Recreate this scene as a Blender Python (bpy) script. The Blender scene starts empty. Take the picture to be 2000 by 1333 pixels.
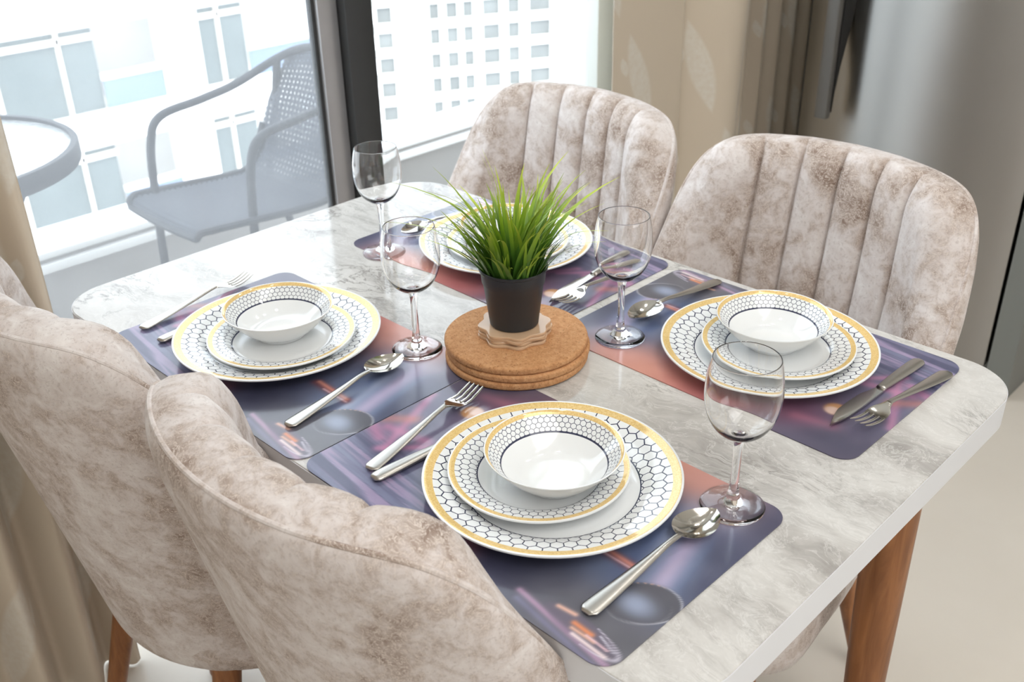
import bpy, math, random
import numpy as np
from mathutils import Vector, Matrix

sc = bpy.context.scene
C = sc.collection.objects
PI = math.pi
R_ = math.radians

# ------------------------------------------------------------------ camera
cd = bpy.data.cameras.new('camera'); cam = bpy.data.objects.new('camera', cd); C.link(cam)
cam.location = (0.8466, -0.8273, 1.3889)
cam.rotation_euler = (1.0708, 0.0193, 0.7696)
cd.sensor_width = 36.0; cd.lens = 35.85; cd.clip_start = 0.02; cd.clip_end = 500
cd.dof.use_dof = True; cd.dof.focus_distance = 1.12; cd.dof.aperture_fstop = 9.0
sc.camera = cam

# ------------------------------------------------------------------ world, sun, room and fill lights, exposure
w = bpy.data.worlds.new('sky'); sc.world = w; w.use_nodes = True
bg = w.node_tree.nodes['Background']
bg.inputs[0].default_value = (0.91, 0.955, 1.0, 1); bg.inputs[1].default_value = 3.5
sd = bpy.data.lights.new('sun', 'SUN'); sd.energy = 3.0; sd.color = (1, .95, .87); sd.angle = R_(0.6)
so = bpy.data.objects.new('sun', sd); C.link(so)
so.rotation_euler = Vector((-0.62, 0.22, -0.75)).to_track_quat('-Z', 'Y').to_euler()
def area(name, loc, size, power, col, target=None, sy=None):
    d = bpy.data.lights.new(name, 'AREA'); d.energy = power; d.color = col; d.size = size
    if sy: d.shape = 'RECTANGLE'; d.size_y = sy
    o = bpy.data.objects.new(name, d); C.link(o); o.location = loc
    if target is not None:
        o.rotation_euler = (Vector(target) - Vector(loc)).to_track_quat('-Z', 'Y').to_euler()
    return o
area('ceiling_panel_light', (1.7, -0.6, 2.58), 1.6, 31, (1, .985, .97), sy=1.6)
area('side_fill_light', (1.6, -2.95, 1.45), 2.2, 9, (.97, .985, 1), (1.2, 0, .9), sy=1.8)  # added fill for the chairs; the left wall has no window
area('rear_fill_light', (3.95, 0.2, 1.4), 2.0, 27, (.93, .97, 1), (0, 0.2, .7), sy=1.6)  # added fill towards table edge and curtain; no window in the back wall
for k, (x, y) in enumerate(((0.15, -0.3), (0.15, 0.55), (0.9, 0.3), (-0.05, 1.15), (0.1, 1.25))):  # downlights over the table, plus one added to brighten the curtain folds
    area('ceiling_spot_and_fill', (x, y, 2.57), 0.11, 1.8, (1, .98, .95))
sc.view_settings.view_transform = 'Standard'; sc.view_settings.look = 'None'
sc.view_settings.exposure = 0.0; sc.view_settings.gamma = 1.0
sc.view_settings.use_curve_mapping = False

# ------------------------------------------------------------------ helpers
def lin(c):
    c = np.asarray(c, float) / 255.0
    return np.where(c <= .04045, c / 12.92, ((c + .055) / 1.055) ** 2.4)
def rgba(r, g, b): return (*[float(v) for v in lin((r, g, b))], 1.0)

class NT:
    def __init__(s, name):
        s.m = bpy.data.materials.new(name); s.m.use_nodes = True
        s.t = s.m.node_tree; s.n = s.t.nodes; s.l = s.t.links
        s.bsdf = s.n['Principled BSDF']; s.out = s.n['Material Output']
    def node(s, typ, **kw):
        n = s.n.new(typ)
        for k, v in kw.items(): setattr(n, k, v)
        return n
    def put(s, sock, v):
        if isinstance(v, bpy.types.NodeSocket): s.l.new(v, sock)
        elif v is not None: sock.default_value = v
    def math(s, op, a, b=None, c=None, clamp=False):
        n = s.node('ShaderNodeMath', operation=op, use_clamp=clamp)
        for i, v in enumerate((a, b, c)):
            if v is not None: s.put(n.inputs[i], v)
        return n.outputs[0]
    def mix(s, f, a, b):
        n = s.node('ShaderNodeMix', data_type='RGBA')
        s.put(n.inputs[0], f); s.put(n.inputs[6], a); s.put(n.inputs[7], b)
        return n.outputs[2]
    def ramp(s, f, stops):
        n = s.node('ShaderNodeValToRGB'); e = n.color_ramp.elements
        while len(e) < len(stops): e.new(.5)
        for el, (p, c) in zip(e, stops):
            el.position = p; el.color = c if len(c) == 4 else (*c, 1)
        s.put(n.inputs[0], f); return n.outputs[0]
    def coord(s, which='Object'):
        return s.node('ShaderNodeTexCoord').outputs[which]
    def mapping(s, v, scale=(1, 1, 1), loc=(0, 0, 0), rot=(0, 0, 0)):
        n = s.node('ShaderNodeMapping'); s.put(n.inputs[0], v)
        n.inputs[1].default_value = loc; n.inputs[2].default_value = rot; n.inputs[3].default_value = scale
        return n.outputs[0]
    def noise(s, v, scale, detail=3, rough=.5, dist=0, out=0):
        n = s.node('ShaderNodeTexNoise'); s.put(n.inputs['Vector'], v)
        n.inputs['Scale'].default_value = scale; n.inputs['Detail'].default_value = detail
        n.inputs['Roughness'].default_value = rough; n.inputs['Distortion'].default_value = dist
        return n.outputs[out]
    def voro(s, v, scale, feature='F1', out='Distance'):
        n = s.node('ShaderNodeTexVoronoi', feature=feature); s.put(n.inputs['Vector'], v)
        n.inputs['Scale'].default_value = scale
        return n.outputs[out]
    def sep(s, v):
        n = s.node('ShaderNodeSeparateXYZ'); s.put(n.inputs[0], v); return n.outputs
    def bump(s, h, strength=.3, dist=.002):
        n = s.node('ShaderNodeBump'); s.put(n.inputs['Height'], h)
        n.inputs['Strength'].default_value = strength; n.inputs['Distance'].default_value = dist
        s.l.new(n.outputs[0], s.bsdf.inputs['Normal'])
    def base(s, v=None, rough=None, metal=None, spec=None, **kw):
        b = s.bsdf
        if v is not None: s.put(b.inputs['Base Color'], v)
        if rough is not None: s.put(b.inputs['Roughness'], rough)
        if metal is not None: s.put(b.inputs['Metallic'], metal)
        if spec is not None: s.put(b.inputs['Specular IOR Level'], spec)
        for k, x in kw.items(): s.put(b.inputs[k], x)
        return s.m

def simple(name, c, rough=.5, metal=0., spec=.5, var=0.0, vscale=20, **kw):
    t = NT(name); col = rgba(*c)
    if var:
        f = t.noise(t.coord(), vscale, 4)
        d = rgba(*[max(0, int(x * (1 - var))) for x in c]); l = rgba(*[min(255, int(x * (1 + var * .5))) for x in c])
        col = t.mix(f, d, l)
    return t.base(col, rough, metal, spec, **kw)

# ------------------------------------------------------------------ materials
def m_fabric():
    t = NT('distressed_suede')
    ob = t.coord(); oi = t.node('ShaderNodeObjectInfo').outputs['Random']
    v = t.node('ShaderNodeVectorMath', operation='ADD'); t.put(v.inputs[0], ob)
    cmb = t.node('ShaderNodeCombineXYZ')
    par = t.math('MULTIPLY', oi, 7.0)
    for i in range(3): t.put(cmb.inputs[i], par)
    t.l.new(cmb.outputs[0], v.inputs[1]); p = v.outputs[0]
    big = t.noise(p, 8.5, 7, .62, .5)
    mid = t.noise(p, 42, 5, .65, .8)
    f = t.math('ADD', t.math('MULTIPLY', big, .63), t.math('MULTIPLY', mid, .37))
    colr = t.ramp(f, [(.38, rgba(144, 124, 111)), (.455, rgba(180, 164, 153)), (.53, rgba(211, 201, 196)), (.64, rgba(230, 224, 220))])
    # fine pale creases in the nap
    n1 = t.noise(p, 88, 4, .62, 2.2)
    rid = t.math('ABSOLUTE', t.math('SUBTRACT', n1, .5))
    vein = t.math('SUBTRACT', 1.0, t.math('DIVIDE', rid, .034), clamp=True)
    dk = t.math('SUBTRACT', 1.0, t.math('MULTIPLY', t.math('SUBTRACT', f, .42), 7.0), clamp=True)
    amt = t.math('MULTIPLY', vein, t.math('ADD', t.math('MULTIPLY', dk, .9), .2))
    colr = t.mix(amt, colr, rgba(226, 214, 204))
    n2 = t.noise(p, 260, 3, .6, .6)
    colr = t.mix(t.math('MULTIPLY', t.math('GREATER_THAN', n2, .60), .20), colr, rgba(128, 106, 94))
    t.bump(t.math('ADD', t.math('MULTIPLY', n1, .6), n2), .22, .0012)
    return t.base(colr, .82, 0, .25, **{'Sheen Weight': .25, 'Sheen Roughness': .45})
def m_marble():
    t = NT('grey_stone_laminate')
    p = t.coord()
    d = t.noise(p, 4.5, 4, .6, 0, out=1)
    vm = t.node('ShaderNodeVectorMath', operation='MULTIPLY_ADD')
    t.put(vm.inputs[0], d); vm.inputs[1].default_value = (.16, .10, 0); t.put(vm.inputs[2], p)
    q = t.mapping(vm.outputs[0], (1.7, 4.6, 1), rot=(0, 0, R_(9)))
    a = t.noise(q, 1.9, 10, .66, .6)
    colr = t.ramp(a, [(.33, rgba(158, 154, 149)), (.42, rgba(188, 184, 179)), (.5, rgba(207, 204, 199)), (.62, rgba(217, 214, 209)), (.75, rgba(194, 191, 187))])
    b = t.noise(q, 3.0, 9, .70, 1.0)
    rid = t.math('ABSOLUTE', t.math('SUBTRACT', b, .5))
    vein = t.math('SUBTRACT', 1.0, t.math('DIVIDE', rid, .026), clamp=True)
    gate = t.math('MULTIPLY', t.math('SUBTRACT', t.noise(p, 5.5, 4), .47), 7.0, clamp=True)
    colr = t.mix(t.math('MULTIPLY', t.math('MULTIPLY', vein, gate), .8), colr, rgba(122, 117, 112))
    smk = t.math('MULTIPLY', t.math('SUBTRACT', t.noise(t.mapping(vm.outputs[0], (2.2, 5.2, 1), loc=(5, 2, 0)), 2.4, 9, .7, .8), .56), 5.0, clamp=True)
    colr = t.mix(t.math('MULTIPLY', smk, .7), colr, rgba(142, 137, 132))
    c = t.noise(t.mapping(vm.outputs[0], (4, 8, 1), loc=(3, 1, 0)), 5, 6, .7, 1.0)
    rid2 = t.math('ABSOLUTE', t.math('SUBTRACT', c, .5))
    v2 = t.math('SUBTRACT', 1.0, t.math('DIVIDE', rid2, .025), clamp=True)
    colr = t.mix(t.math('MULTIPLY', v2, .5), colr, rgba(228, 226, 222))
    g = t.noise(p, 300, 2)
    colr = t.mix(t.math('MULTIPLY', g, .16), colr, rgba(150, 147, 143))
    return t.base(colr, .085, 0, .36)
def m_wood(name, a, b, rough=.42):
    t = NT(name)
    q = t.mapping(t.coord(), (22, 22, 2.2))
    n = t.noise(q, 2.2, 6, .6, 1.2)
    return t.base(t.ramp(n, [(.3, rgba(*a)), (.7, rgba(*b))]), rough, 0, .4)
def m_cork():
    t = NT('cork')
    p = t.coord()
    n = t.noise(p, 150, 5, .75)
    colr = t.ramp(n, [(.3, rgba(176, 124, 82)), (.52, rgba(200, 149, 104)), (.72, rgba(213, 167, 124))])
    v = t.voro(p, 330)
    sp = t.noise(p, 380, 2)
    colr = t.mix(t.math('MULTIPLY', t.math('GREATER_THAN', sp, .63), .55), colr, rgba(142, 96, 60))
    t.bump(v, .3, .001)
    return t.base(colr, .8, 0, .2)
def m_china(name, R, r_gold, r_in, N, lw=.046, ry=1.0):
    """white china; printed gold rim, navy honeycomb net on the border, thin inner ring (polar object coordinates)"""
    t = NT(name)
    x, y, z = t.sep(t.coord())
    r = t.math('SQRT', t.math('ADD', t.math('MULTIPLY', x, x), t.math('MULTIPLY', y, y)))
    th = t.math('ARCTAN2', y, x)
    k = N / (2 * PI)
    px = t.math('MULTIPLY', th, k)
    py = t.math('MULTIPLY', t.math('LOGARITHM', t.math('DIVIDE', r, r_in), math.e), k * .92 * ry)
    SX, SY = 1.0, math.sqrt(3)
    def cell(ox, oy):
        gx = t.math('SUBTRACT', t.math('FLOORED_MODULO', t.math('ADD', px, ox), SX), SX / 2)
        gy = t.math('SUBTRACT', t.math('FLOORED_MODULO', t.math('ADD', py, oy), SY), SY / 2)
        ax = t.math('ABSOLUTE', gx); ay = t.math('ABSOLUTE', gy)
        return t.math('MAXIMUM', t.math('ADD', t.math('MULTIPLY', ax, .5), t.math('MULTIPLY', ay, .8660254)), ax)
    hd = t.math('MINIMUM', cell(.0, .3), cell(.5, .3 + SY / 2))
    line = t.math('GREATER_THAN', hd, .5 - lw)
    band = t.math('MULTIPLY', t.math('GREATER_THAN', r, r_in), t.math('LESS_THAN', r, r_gold))
    top = t.math('GREATER_THAN', t.sep(t.node('ShaderNodeNewGeometry').outputs['Normal'])[2], .05)
    ring = t.math('LESS_THAN', t.math('ABSOLUTE', t.math('SUBTRACT', r, r_in)), .0007)
    lines = t.math('MULTIPLY', t.math('MAXIMUM', t.math('MULTIPLY', line, band), ring), top)
    white = rgba(238, 240, 240)
    colr = t.mix(lines, white, rgba(56, 60, 84))
    gb = t.math('MULTIPLY', t.math('MULTIPLY', t.math('GREATER_THAN', r, r_gold), t.math('LESS_THAN', r, R * .981)), top)
    dots = t.voro(t.coord(), 520)
    gold = t.mix(t.math('MULTIPLY', dots, 1.1, clamp=True), rgba(226, 186, 112), rgba(246, 218, 156))
    colr = t.mix(gb, colr, gold)
    return t.base(colr, .07, t.math('MULTIPLY', gb, .12), .6)
def m_curtain():
    t = NT('beige_damask_curtain')
    uv = t.coord('UV')
    u, v, _ = t.sep(uv)
    # leaf motif woven in a paler thread
    def leaf(du, dv, w, h, pu, pv):
        gx = t.math('SUBTRACT', t.math('FLOORED_MODULO', t.math('ADD', u, du), pu), pu / 2)
        gy = t.math('SUBTRACT', t.math('FLOORED_MODULO', t.math('ADD', v, dv), pv), pv / 2)
        gx = t.math('ADD', gx, t.math('MULTIPLY', gy, .35))
        a = t.math('DIVIDE', t.math('ABSOLUTE', gx), w); b = t.math('DIVIDE', t.math('ABSOLUTE', gy), h)
        return t.math('MULTIPLY', t.math('SUBTRACT', t.math('SUBTRACT', 1.0, t.math('MULTIPLY', b, b)), a), 4.0, clamp=True)
    m = t.math('MAXIMUM', leaf(.02, .1, .040, .125, .25, .56), leaf(.145, .38, .040, .125, .25, .56))
    m = t.math('MAXIMUM', m, leaf(.08, .2, .016, .026, .25, .28))
    n = t.noise(t.coord(), 90, 3)
    m2 = t.math('MULTIPLY', m, t.math('ADD', t.math('MULTIPLY', n, .8), .1), clamp=True)
    colr = t.mix(m2, rgba(206, 192, 172), rgba(222, 218, 208))
    we = t.noise(t.mapping(uv, (900, 60, 1)), 1.0, 2)
    t.bump(we, .15, .001)
    return t.base(colr, t.math('SUBTRACT', .62, t.math('MULTIPLY', m2, .2)), 0, .4, **{'Sheen Weight': .2})
def m_steel(name, c=(172, 170, 166), rough=.38, an=.9):
    t = NT(name)
    n = t.noise(t.mapping(t.coord(), (3, 3, 320)), 1.0, 3)
    tg = t.node('ShaderNodeTangent', direction_type='RADIAL', axis='Z')
    t.l.new(tg.outputs[0], t.bsdf.inputs['Tangent'])
    return t.base(rgba(*c), t.math('ADD', t.math('MULTIPLY', n, .06), rough - .03), 1.0, **{'Anisotropic': an, 'Anisotropic Rotation': .25})
def m_pane(name, haze, tint=(.95, .98, 1.0)):
    t = NT(name)
    tr = t.node('ShaderNodeBsdfTransparent'); tr.inputs[0].default_value = (*tint, 1)
    gl = t.node('ShaderNodeBsdfGlossy'); gl.inputs['Roughness'].default_value = .02
    fr = t.node('ShaderNodeFresnel'); fr.inputs[0].default_value = 1.35
    m1 = t.node('ShaderNodeMixShader'); front = t.math('SUBTRACT', 1.0, t.node('ShaderNodeNewGeometry').outputs['Backfacing'])
    t.l.new(t.math('MULTIPLY', fr.outputs[0], front), m1.inputs[0]); t.l.new(tr.outputs[0], m1.inputs[1]); t.l.new(gl.outputs[0], m1.inputs[2])
    last = m1.outputs[0]
    if haze:
        df = t.node('ShaderNodeBsdfTranslucent'); df.inputs[0].default_value = (.95, .97, 1, 1)
        m2 = t.node('ShaderNodeMixShader')
        veil = t.math('ADD', t.math('MULTIPLY', t.noise(t.coord(), 5, 5), haze * .8), haze * .6)  # translucent veil imitating the bright haze of the window, varied by noise
        t.put(m2.inputs[0], veil); t.l.new(last, m2.inputs[1]); t.l.new(df.outputs[0], m2.inputs[2]); last = m2.outputs[0]
    t.l.new(last, t.out.inputs[0]); return t.m
def m_leaf():
    t = NT('artificial_grass')
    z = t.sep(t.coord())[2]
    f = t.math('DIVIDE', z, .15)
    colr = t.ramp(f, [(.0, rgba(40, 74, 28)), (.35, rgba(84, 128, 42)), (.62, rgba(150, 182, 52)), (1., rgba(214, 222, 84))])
    oi = t.node('ShaderNodeObjectInfo').outputs['Random']
    colr = t.mix(t.math('MULTIPLY', t.math('MULTIPLY', oi, oi), .55), colr, rgba(62, 96, 48))
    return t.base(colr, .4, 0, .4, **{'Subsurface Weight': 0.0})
def m_mesh():
    t = NT('woven_sling')
    x, y, z = t.sep(t.coord('UV'))
    a = t.math('SINE', t.math('MULTIPLY', x, 2 * PI * 62)); b = t.math('SINE', t.math('MULTIPLY', y, 2 * PI * 62))
    hole = t.math('MULTIPLY', t.math('GREATER_THAN', a, .35), t.math('GREATER_THAN', b, .35))
    t.base(rgba(72, 76, 84), .7, 0, .2)
    t.put(t.bsdf.inputs['Alpha'], t.math('SUBTRACT', 1.0, hole))
    return t.m
def m_print():
    t = NT('printed_vinyl')
    a = t.node('ShaderNodeAttribute', attribute_name='print')
    return t.base(a.outputs['Color'], .16, 0, .5)
def m_glass(name='clear_glass', tint=(1, 1, 1), rough=0):
    t = NT(name)
    return t.base((*tint, 1), rough, 0, .5, **{'Transmission Weight': 1.0, 'IOR': 1.46})

M = dict(
    fabric=m_fabric(), marble=m_marble(), edge=simple('white_edge_band', (226, 227, 230), .35),
    wood=m_wood('walnut_stained_wood', (122, 76, 44), (170, 114, 70)),
    cork=m_cork(), curtain=m_curtain(), steel=m_steel('brushed_stainless'), leaf=m_leaf(), sling=m_mesh(), printm=m_print(),
    cutlery=simple('polished_steel', (200, 196, 188), .12, 1.0), cutdark=simple('satin_steel', (186, 182, 175), .3, 1.0),
    glass=m_glass(), pot=simple('black_plastic', (44, 46, 49), .45, var=.05), soil=simple('dark_moss', (36, 40, 26), .9, var=.4, vscale=200),
    coaster=simple('clear_brown_acrylic', (236, 200, 164), .15, 0, .5, **{'Transmission Weight': .3, 'IOR': 1.4}),
    wallp=simple('wall_paint', (230, 228, 225), .7, var=.02), ceil=simple('ceiling_paint', (240, 238, 234), .8),
    floor=None, frame_d=simple('dark_anodised_frame', (62, 63, 64), .45, .3, var=.06), frame_g=simple('grey_anodised_frame', (168, 167, 168), .35, .5, var=.04),
    jamb=simple('white_frame', (240, 246, 242), .4), pane_h=m_pane('hazy_pane', .085), pane_c=m_pane('clear_pane', .01),
    ext=simple('white_render', (236, 234, 230), .8, var=.02, vscale=1), extg=simple('tinted_glass', (92, 100, 100), .3, .0, .25, var=.15, vscale=.5),
    extp=simple('pale_window_glass', (130, 133, 132), .4, 0, .2, var=.2, vscale=.4),
    extr=simple('blue_rail_glass', (104, 120, 142), .3, 0, .3), extm=simple('cream_mullion', (240, 234, 224), .6),
    conc=simple('balcony_tile', (160, 155, 149), .6, var=.05), cap=simple('white_coping', (238, 238, 236), .5), grey=simple('grey_upstand', (166, 163, 160), .7),
    metal_g=simple('grey_powder_coat', (50, 53, 58), .55, 0, .25), tglass=None, black=simple('black_rubber', (22, 21, 21), .6),
    side=simple('grey_cabinet_side', (128, 130, 126), .45, .3), hand=simple('satin_grey_handle', (112, 110, 107), .4, .6),
    cable=simple('chrome', (220, 220, 220), .1, 1.0),
)
def m_floor():
    t = NT('cream_polished_tile')
    n = t.noise(t.coord(), 3, 5, .6)
    colr = t.mix(n, rgba(214, 205, 192), rgba(226, 219, 208))
    return t.base(colr, .22, 0, .45)
M['floor'] = m_floor()
def m_tglass():
    t = NT('textured_table_glass')
    n = t.voro(t.coord(), 90); t.bump(n, .6, .003)
    return t.base((.93, .96, .97, 1), .12, 0, .5, **{'Transmission Weight': .75, 'IOR': 1.3})
M['tglass'] = m_tglass()
M['dinner'] = m_china('dinner_china', .1334, .1222, .0905, 54)
M['dessert'] = m_china('dessert_china', .0945, .0870, .0640, 54)
M['bowlm'] = m_china('bowl_china', .0712, .0668, .0545, 60, .052, 1.75)

# ------------------------------------------------------------------ object helpers
def prop(o, label=None, cat=None, group=None, kind=None):
    if label: o['label'] = label
    if cat: o['category'] = cat
    if group: o['group'] = group
    if kind: o['kind'] = kind
    return o
def thing(name, label, cat, loc=(0, 0, 0), rz=0, group=None):
    o = bpy.data.objects.new(name, None); C.link(o); o.location = loc; o.rotation_euler = (0, 0, rz)
    o.empty_display_size = .05
    return prop(o, label, cat, group)
def link(name, me, parent=None, loc=None):
    o = bpy.data.objects.new(name, me); C.link(o)
    if parent: o.parent = parent
    if loc is not None: o.location = loc
    return o
def mk(name, V, F, mat, parent=None, smooth=True, loc=None, flatang=None):
    me = bpy.data.meshes.new(name)
    me.from_pydata([tuple(map(float, v)) for v in V], [], [tuple(int(i) for i in f) for f in F]); me.update()
    me.materials.append(mat)
    if smooth: me.shade_smooth()
    if flatang: me.set_sharp_from_angle(angle=R_(flatang))
    return link(name, me, parent, loc)
def fixn(o):
    import bmesh
    b = bmesh.new(); b.from_mesh(o.data); bmesh.ops.remove_doubles(b, verts=b.verts, dist=1e-6)
    bmesh.ops.recalc_face_normals(b, faces=b.faces); b.to_mesh(o.data); b.free(); return o
class MB:
    def __init__(s): s.V = []; s.F = []
    def add(s, V, F):
        n = len(s.V); s.V += [tuple(v) for v in V]; s.F += [tuple(i + n for i in f) for f in F]; return s
    def box(s, x0, x1, y0, y1, z0, z1, b=0):
        if b <= 0:
            V = [(x, y, z) for x in (x0, x1) for y in (y0, y1) for z in (z0, z1)]
            F = [(0, 1, 3, 2), (4, 6, 7, 5), (0, 4, 5, 1), (2, 3, 7, 6), (0, 2, 6, 4), (1, 5, 7, 3)]
            return s.add(V, F)
        import bmesh
        bm = bmesh.new(); bmesh.ops.create_cube(bm, size=1)
        for v in bm.verts: v.co = Vector(((x0 + x1) / 2 + v.co.x * (x1 - x0), (y0 + y1) / 2 + v.co.y * (y1 - y0), (z0 + z1) / 2 + v.co.z * (z1 - z0)))
        bmesh.ops.bevel(bm, geom=bm.edges[:], offset=b, segments=2, profile=.5, affect='EDGES')
        bm.verts.index_update()
        s.add([v.co[:] for v in bm.verts], [[v.index for v in f.verts] for f in bm.faces]); bm.free(); return s
    def tube(s, P, r, n=10, closed=False, caps=True, flat=1.0):
        P = [Vector(p) for p in P]; m = len(P); rr = r if hasattr(r, '__len__') else [r] * m
        V = []; F = []; up = None
        for i, p in enumerate(P):
            a = P[(i - 1) % m] if closed or i > 0 else P[i]; b = P[(i + 1) % m] if closed or i < m - 1 else P[i]
            tg = (b - a).normalized()
            if up is None:
                up = Vector((0, 0, 1)) if abs(tg.z) < .9 else Vector((1, 0, 0))
            sx = tg.cross(up).normalized(); up = sx.cross(tg).normalized()
            for k in range(n):
                an = 2 * PI * k / n; V.append(p + (sx * math.cos(an) + up * math.sin(an) * flat) * rr[i])
        for i in range(m if closed else m - 1):
            j = (i + 1) % m
            for k in range(n): F.append((i * n + k, i * n + (k + 1) % n, j * n + (k + 1) % n, j * n + k))
        if caps and not closed: F += [tuple(range(n - 1, -1, -1)), tuple((m - 1) * n + k for k in range(n))]
        return s.add(V, F)
    def lathe(s, prof, n=64):
        V = []; F = []; idx = []
        for r, z in prof:
            if r < 1e-6: idx.append([len(V)]); V.append((0, 0, z))
            else:
                idx.append(list(range(len(V), len(V) + n)))
                V += [(r * math.cos(2 * PI * k / n), r * math.sin(2 * PI * k / n), z) for k in range(n)]
        for A, B in zip(idx, idx[1:]):
            for k in range(n):
                a, a2, b, b2 = A[k % len(A)], A[(k + 1) % len(A)], B[k % len(B)], B[(k + 1) % len(B)]
                f = [];  [f.append(q) for q in (a, a2, b2, b) if q not in f]
                if len(f) > 2: F.append(f)
        return s.add(V, F)
    def build(s, name, mat, parent=None, smooth=True, loc=None, fix=True, ang=40):
        o = mk(name, s.V, s.F, mat, parent, False, loc)
        if fix: fixn(o)
        if smooth: o.data.shade_smooth(); o.data.set_sharp_from_angle(angle=R_(ang))
        return o
def cr(P, n=12, closed=False):
    """Catmull-Rom through P"""
    P = [np.array(p, float) for p in P]; m = len(P); out = []
    for i in range(m if closed else m - 1):
        g = lambda k: P[k % m] if closed else P[min(max(k, 0), m - 1)]
        a, b, c, d = g(i - 1), g(i), g(i + 1), g(i + 2)
        for k in range(n):
            t = k / n
            out.append(.5 * (2 * b + (c - a) * t + (2 * a - 5 * b + 4 * c - d) * t * t + (3 * b - a - 3 * c + d) * t ** 3))
    if not closed: out.append(P[-1])
    return np.array(out)
def rrect(hx, hy, r, n=10):
    out = []
    for cx, cy, a0 in ((hx - r, hy - r, 0), (-hx + r, hy - r, 90), (-hx + r, -hy + r, 180), (hx - r, -hy + r, 270)):
        for k in range(n + 1):
            a = R_(a0 + 90 * k / n); out.append((cx + r * math.cos(a), cy + r * math.sin(a)))
    return out
def dup(root, loc, rz, label=None, group=None):
    r = root.copy(); C.link(r); r.location = loc; r.rotation_euler = (0, 0, rz)
    if label: r['label'] = label
    if group: r['group'] = group
    for ch in list(root.children):
        c = ch.copy(); C.link(c); c.parent = r
        for g in list(ch.children):
            d = g.copy(); C.link(d); d.parent = c
    return r
def struct(o): o['kind'] = 'structure'; return o

# ------------------------------------------------------------------ room shell
XW = -0.80                                     # window plane
struct(MB().box(XW, 4.0, -3.0, 2.4, -.1, 0).build('floor', M['floor'], smooth=False))
struct(MB().box(XW - .1, 4.1, -3.1, 2.5, 2.6, 2.7).build('ceiling', M['ceil'], smooth=False))
struct(MB().box(XW - .1, 4.1, 2.4, 2.5, -.1, 2.6).build('wall_right', M['wallp'], smooth=False))
struct(MB().box(XW - .1, 4.1, -3.1, -3.0, -.1, 2.6).build('wall_left', M['wallp'], smooth=False))
struct(MB().box(4.0, 4.1, -3.0, 2.4, -.1, 2.6).build('wall_back', M['wallp'], smooth=False))
mw = MB().box(XW - .1, XW, 1.262, 2.4, -.1, 2.6).box(XW - .1, XW, -3.0, -2.2, -.1, 2.6).box(XW - .1, XW, -2.2, 1.262, 2.42, 2.6).box(XW - .1, XW, -2.2, 1.262, -.1, 0)
struct(mw.build('wall_window', M['wallp'], smooth=False))
# window 1: sliding leaf on the left with its grey stile
w1 = struct(thing('window_1', None, None, (XW, 0, 0)))
MB().box(-.046, -.022, .352, .398, .0, 2.42, .003).box(-.075, -.022, -2.2, .352, 0, .05, .004).box(-.075, -.022, -2.2, .352, 2.36, 2.42, .004).build('window_frame', M['frame_g'], w1)
MB().box(-.044, -.038, -2.19, .346, .05, 2.36).build('pane', M['pane_h'], w1, smooth=False)
MB().box(-.048, -.032, .344, .3525, 0, 2.42).build('gasket', M['frame_d'], w1, smooth=False)
w2 = struct(thing('window_2', None, None, (XW, 0, 0)))
MB().box(-.085, .0, .400, .467, 0, 2.42, .003).box(-.085, -.0, .467, 1.158, 0, .05, .003).box(-.085, 0, .467, 1.158, 2.37, 2.42, .003).build('window_frame', M['frame_d'], w2)
MB().box(-.036, -.030, .466, 1.160, .05, 2.37).build('pane', M['pane_c'], w2, smooth=False)
struct(MB().box(XW - .09, XW + .004, 1.158, 1.262, 0, 2.42, .004).build('trim_1', M['jamb']))

# ------------------------------------------------------------------ balcony
struct(MB().box(-2.3, XW - .1, -3.2, 3.2, -.12, -.02).build('balcony_floor', M['conc'], smooth=False))
par = struct(thing('balcony_parapet_wall', None, None, (-2.0, 0, 0)))
MB().box(-.19, -.03, -3.2, 3.2, -.12, .172).build('upstand', M['grey'], par, smooth=False)
MB().box(-.19, 0, -3.2, 3.2, .170, .198, .003).build('lower_band', M['cap'], par)
MB().box(-.19, -.018, -3.2, 3.2, .196, .216).build('shadow_gap', M['grey'], par, smooth=False)
MB().box(-.2, .0, -3.2, 3.2, .214, .236, .004).build('coping', M['cap'], par)

# ------------------------------------------------------------------ buildings across
bl = thing('apartment_building', 'white apartment block with balconies and wide bluish windows outside the left pane', 'building', (-30, 0, 0))
pitch = 3.6
Y0, Y1 = -14, 21.3
zs = [(-4.72 + pitch * k) for k in (-4, -3, -2, -1, 0, 1, 2)]
bays = []                                      # (y0, y1, kind)
for y in (-8.3, 4.0):                         # long window + rail bay + window + rail bay, every 12.3 m
    bays += [(y + 2.2, y + 8.78, 'win'), (y + 8.78, y + 10.83, 'rail'), (y + 12.27, y + 14.0, 'win2'), (y + 14.0, y + 16.9, 'rail2')]
bays = [b for b in bays if b[1] < 21.2]
wallm = MB()
for zt in zs:
    wallm.box(-.4, 0, Y0, Y1, zt, zt + pitch - 2.5)          # spandrel / slab band
    edges = [Y0] + [v for b in bays for v in b[:2]] + [Y1]
    ys = sorted(set(edges))
    for a, b in zip(ys, ys[1:]):
        if not any(a >= q[0] - 1e-6 and b <= q[1] + 1e-6 for q in bays): wallm.box(-.4, 0, a, b, zt - 2.5, zt)
wallm.box(-6, -2.2, Y0, Y1, zs[0] - 2.5, zs[-1] + 1.2)
wallm.build('wall', M['ext'], bl, smooth=False)
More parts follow.
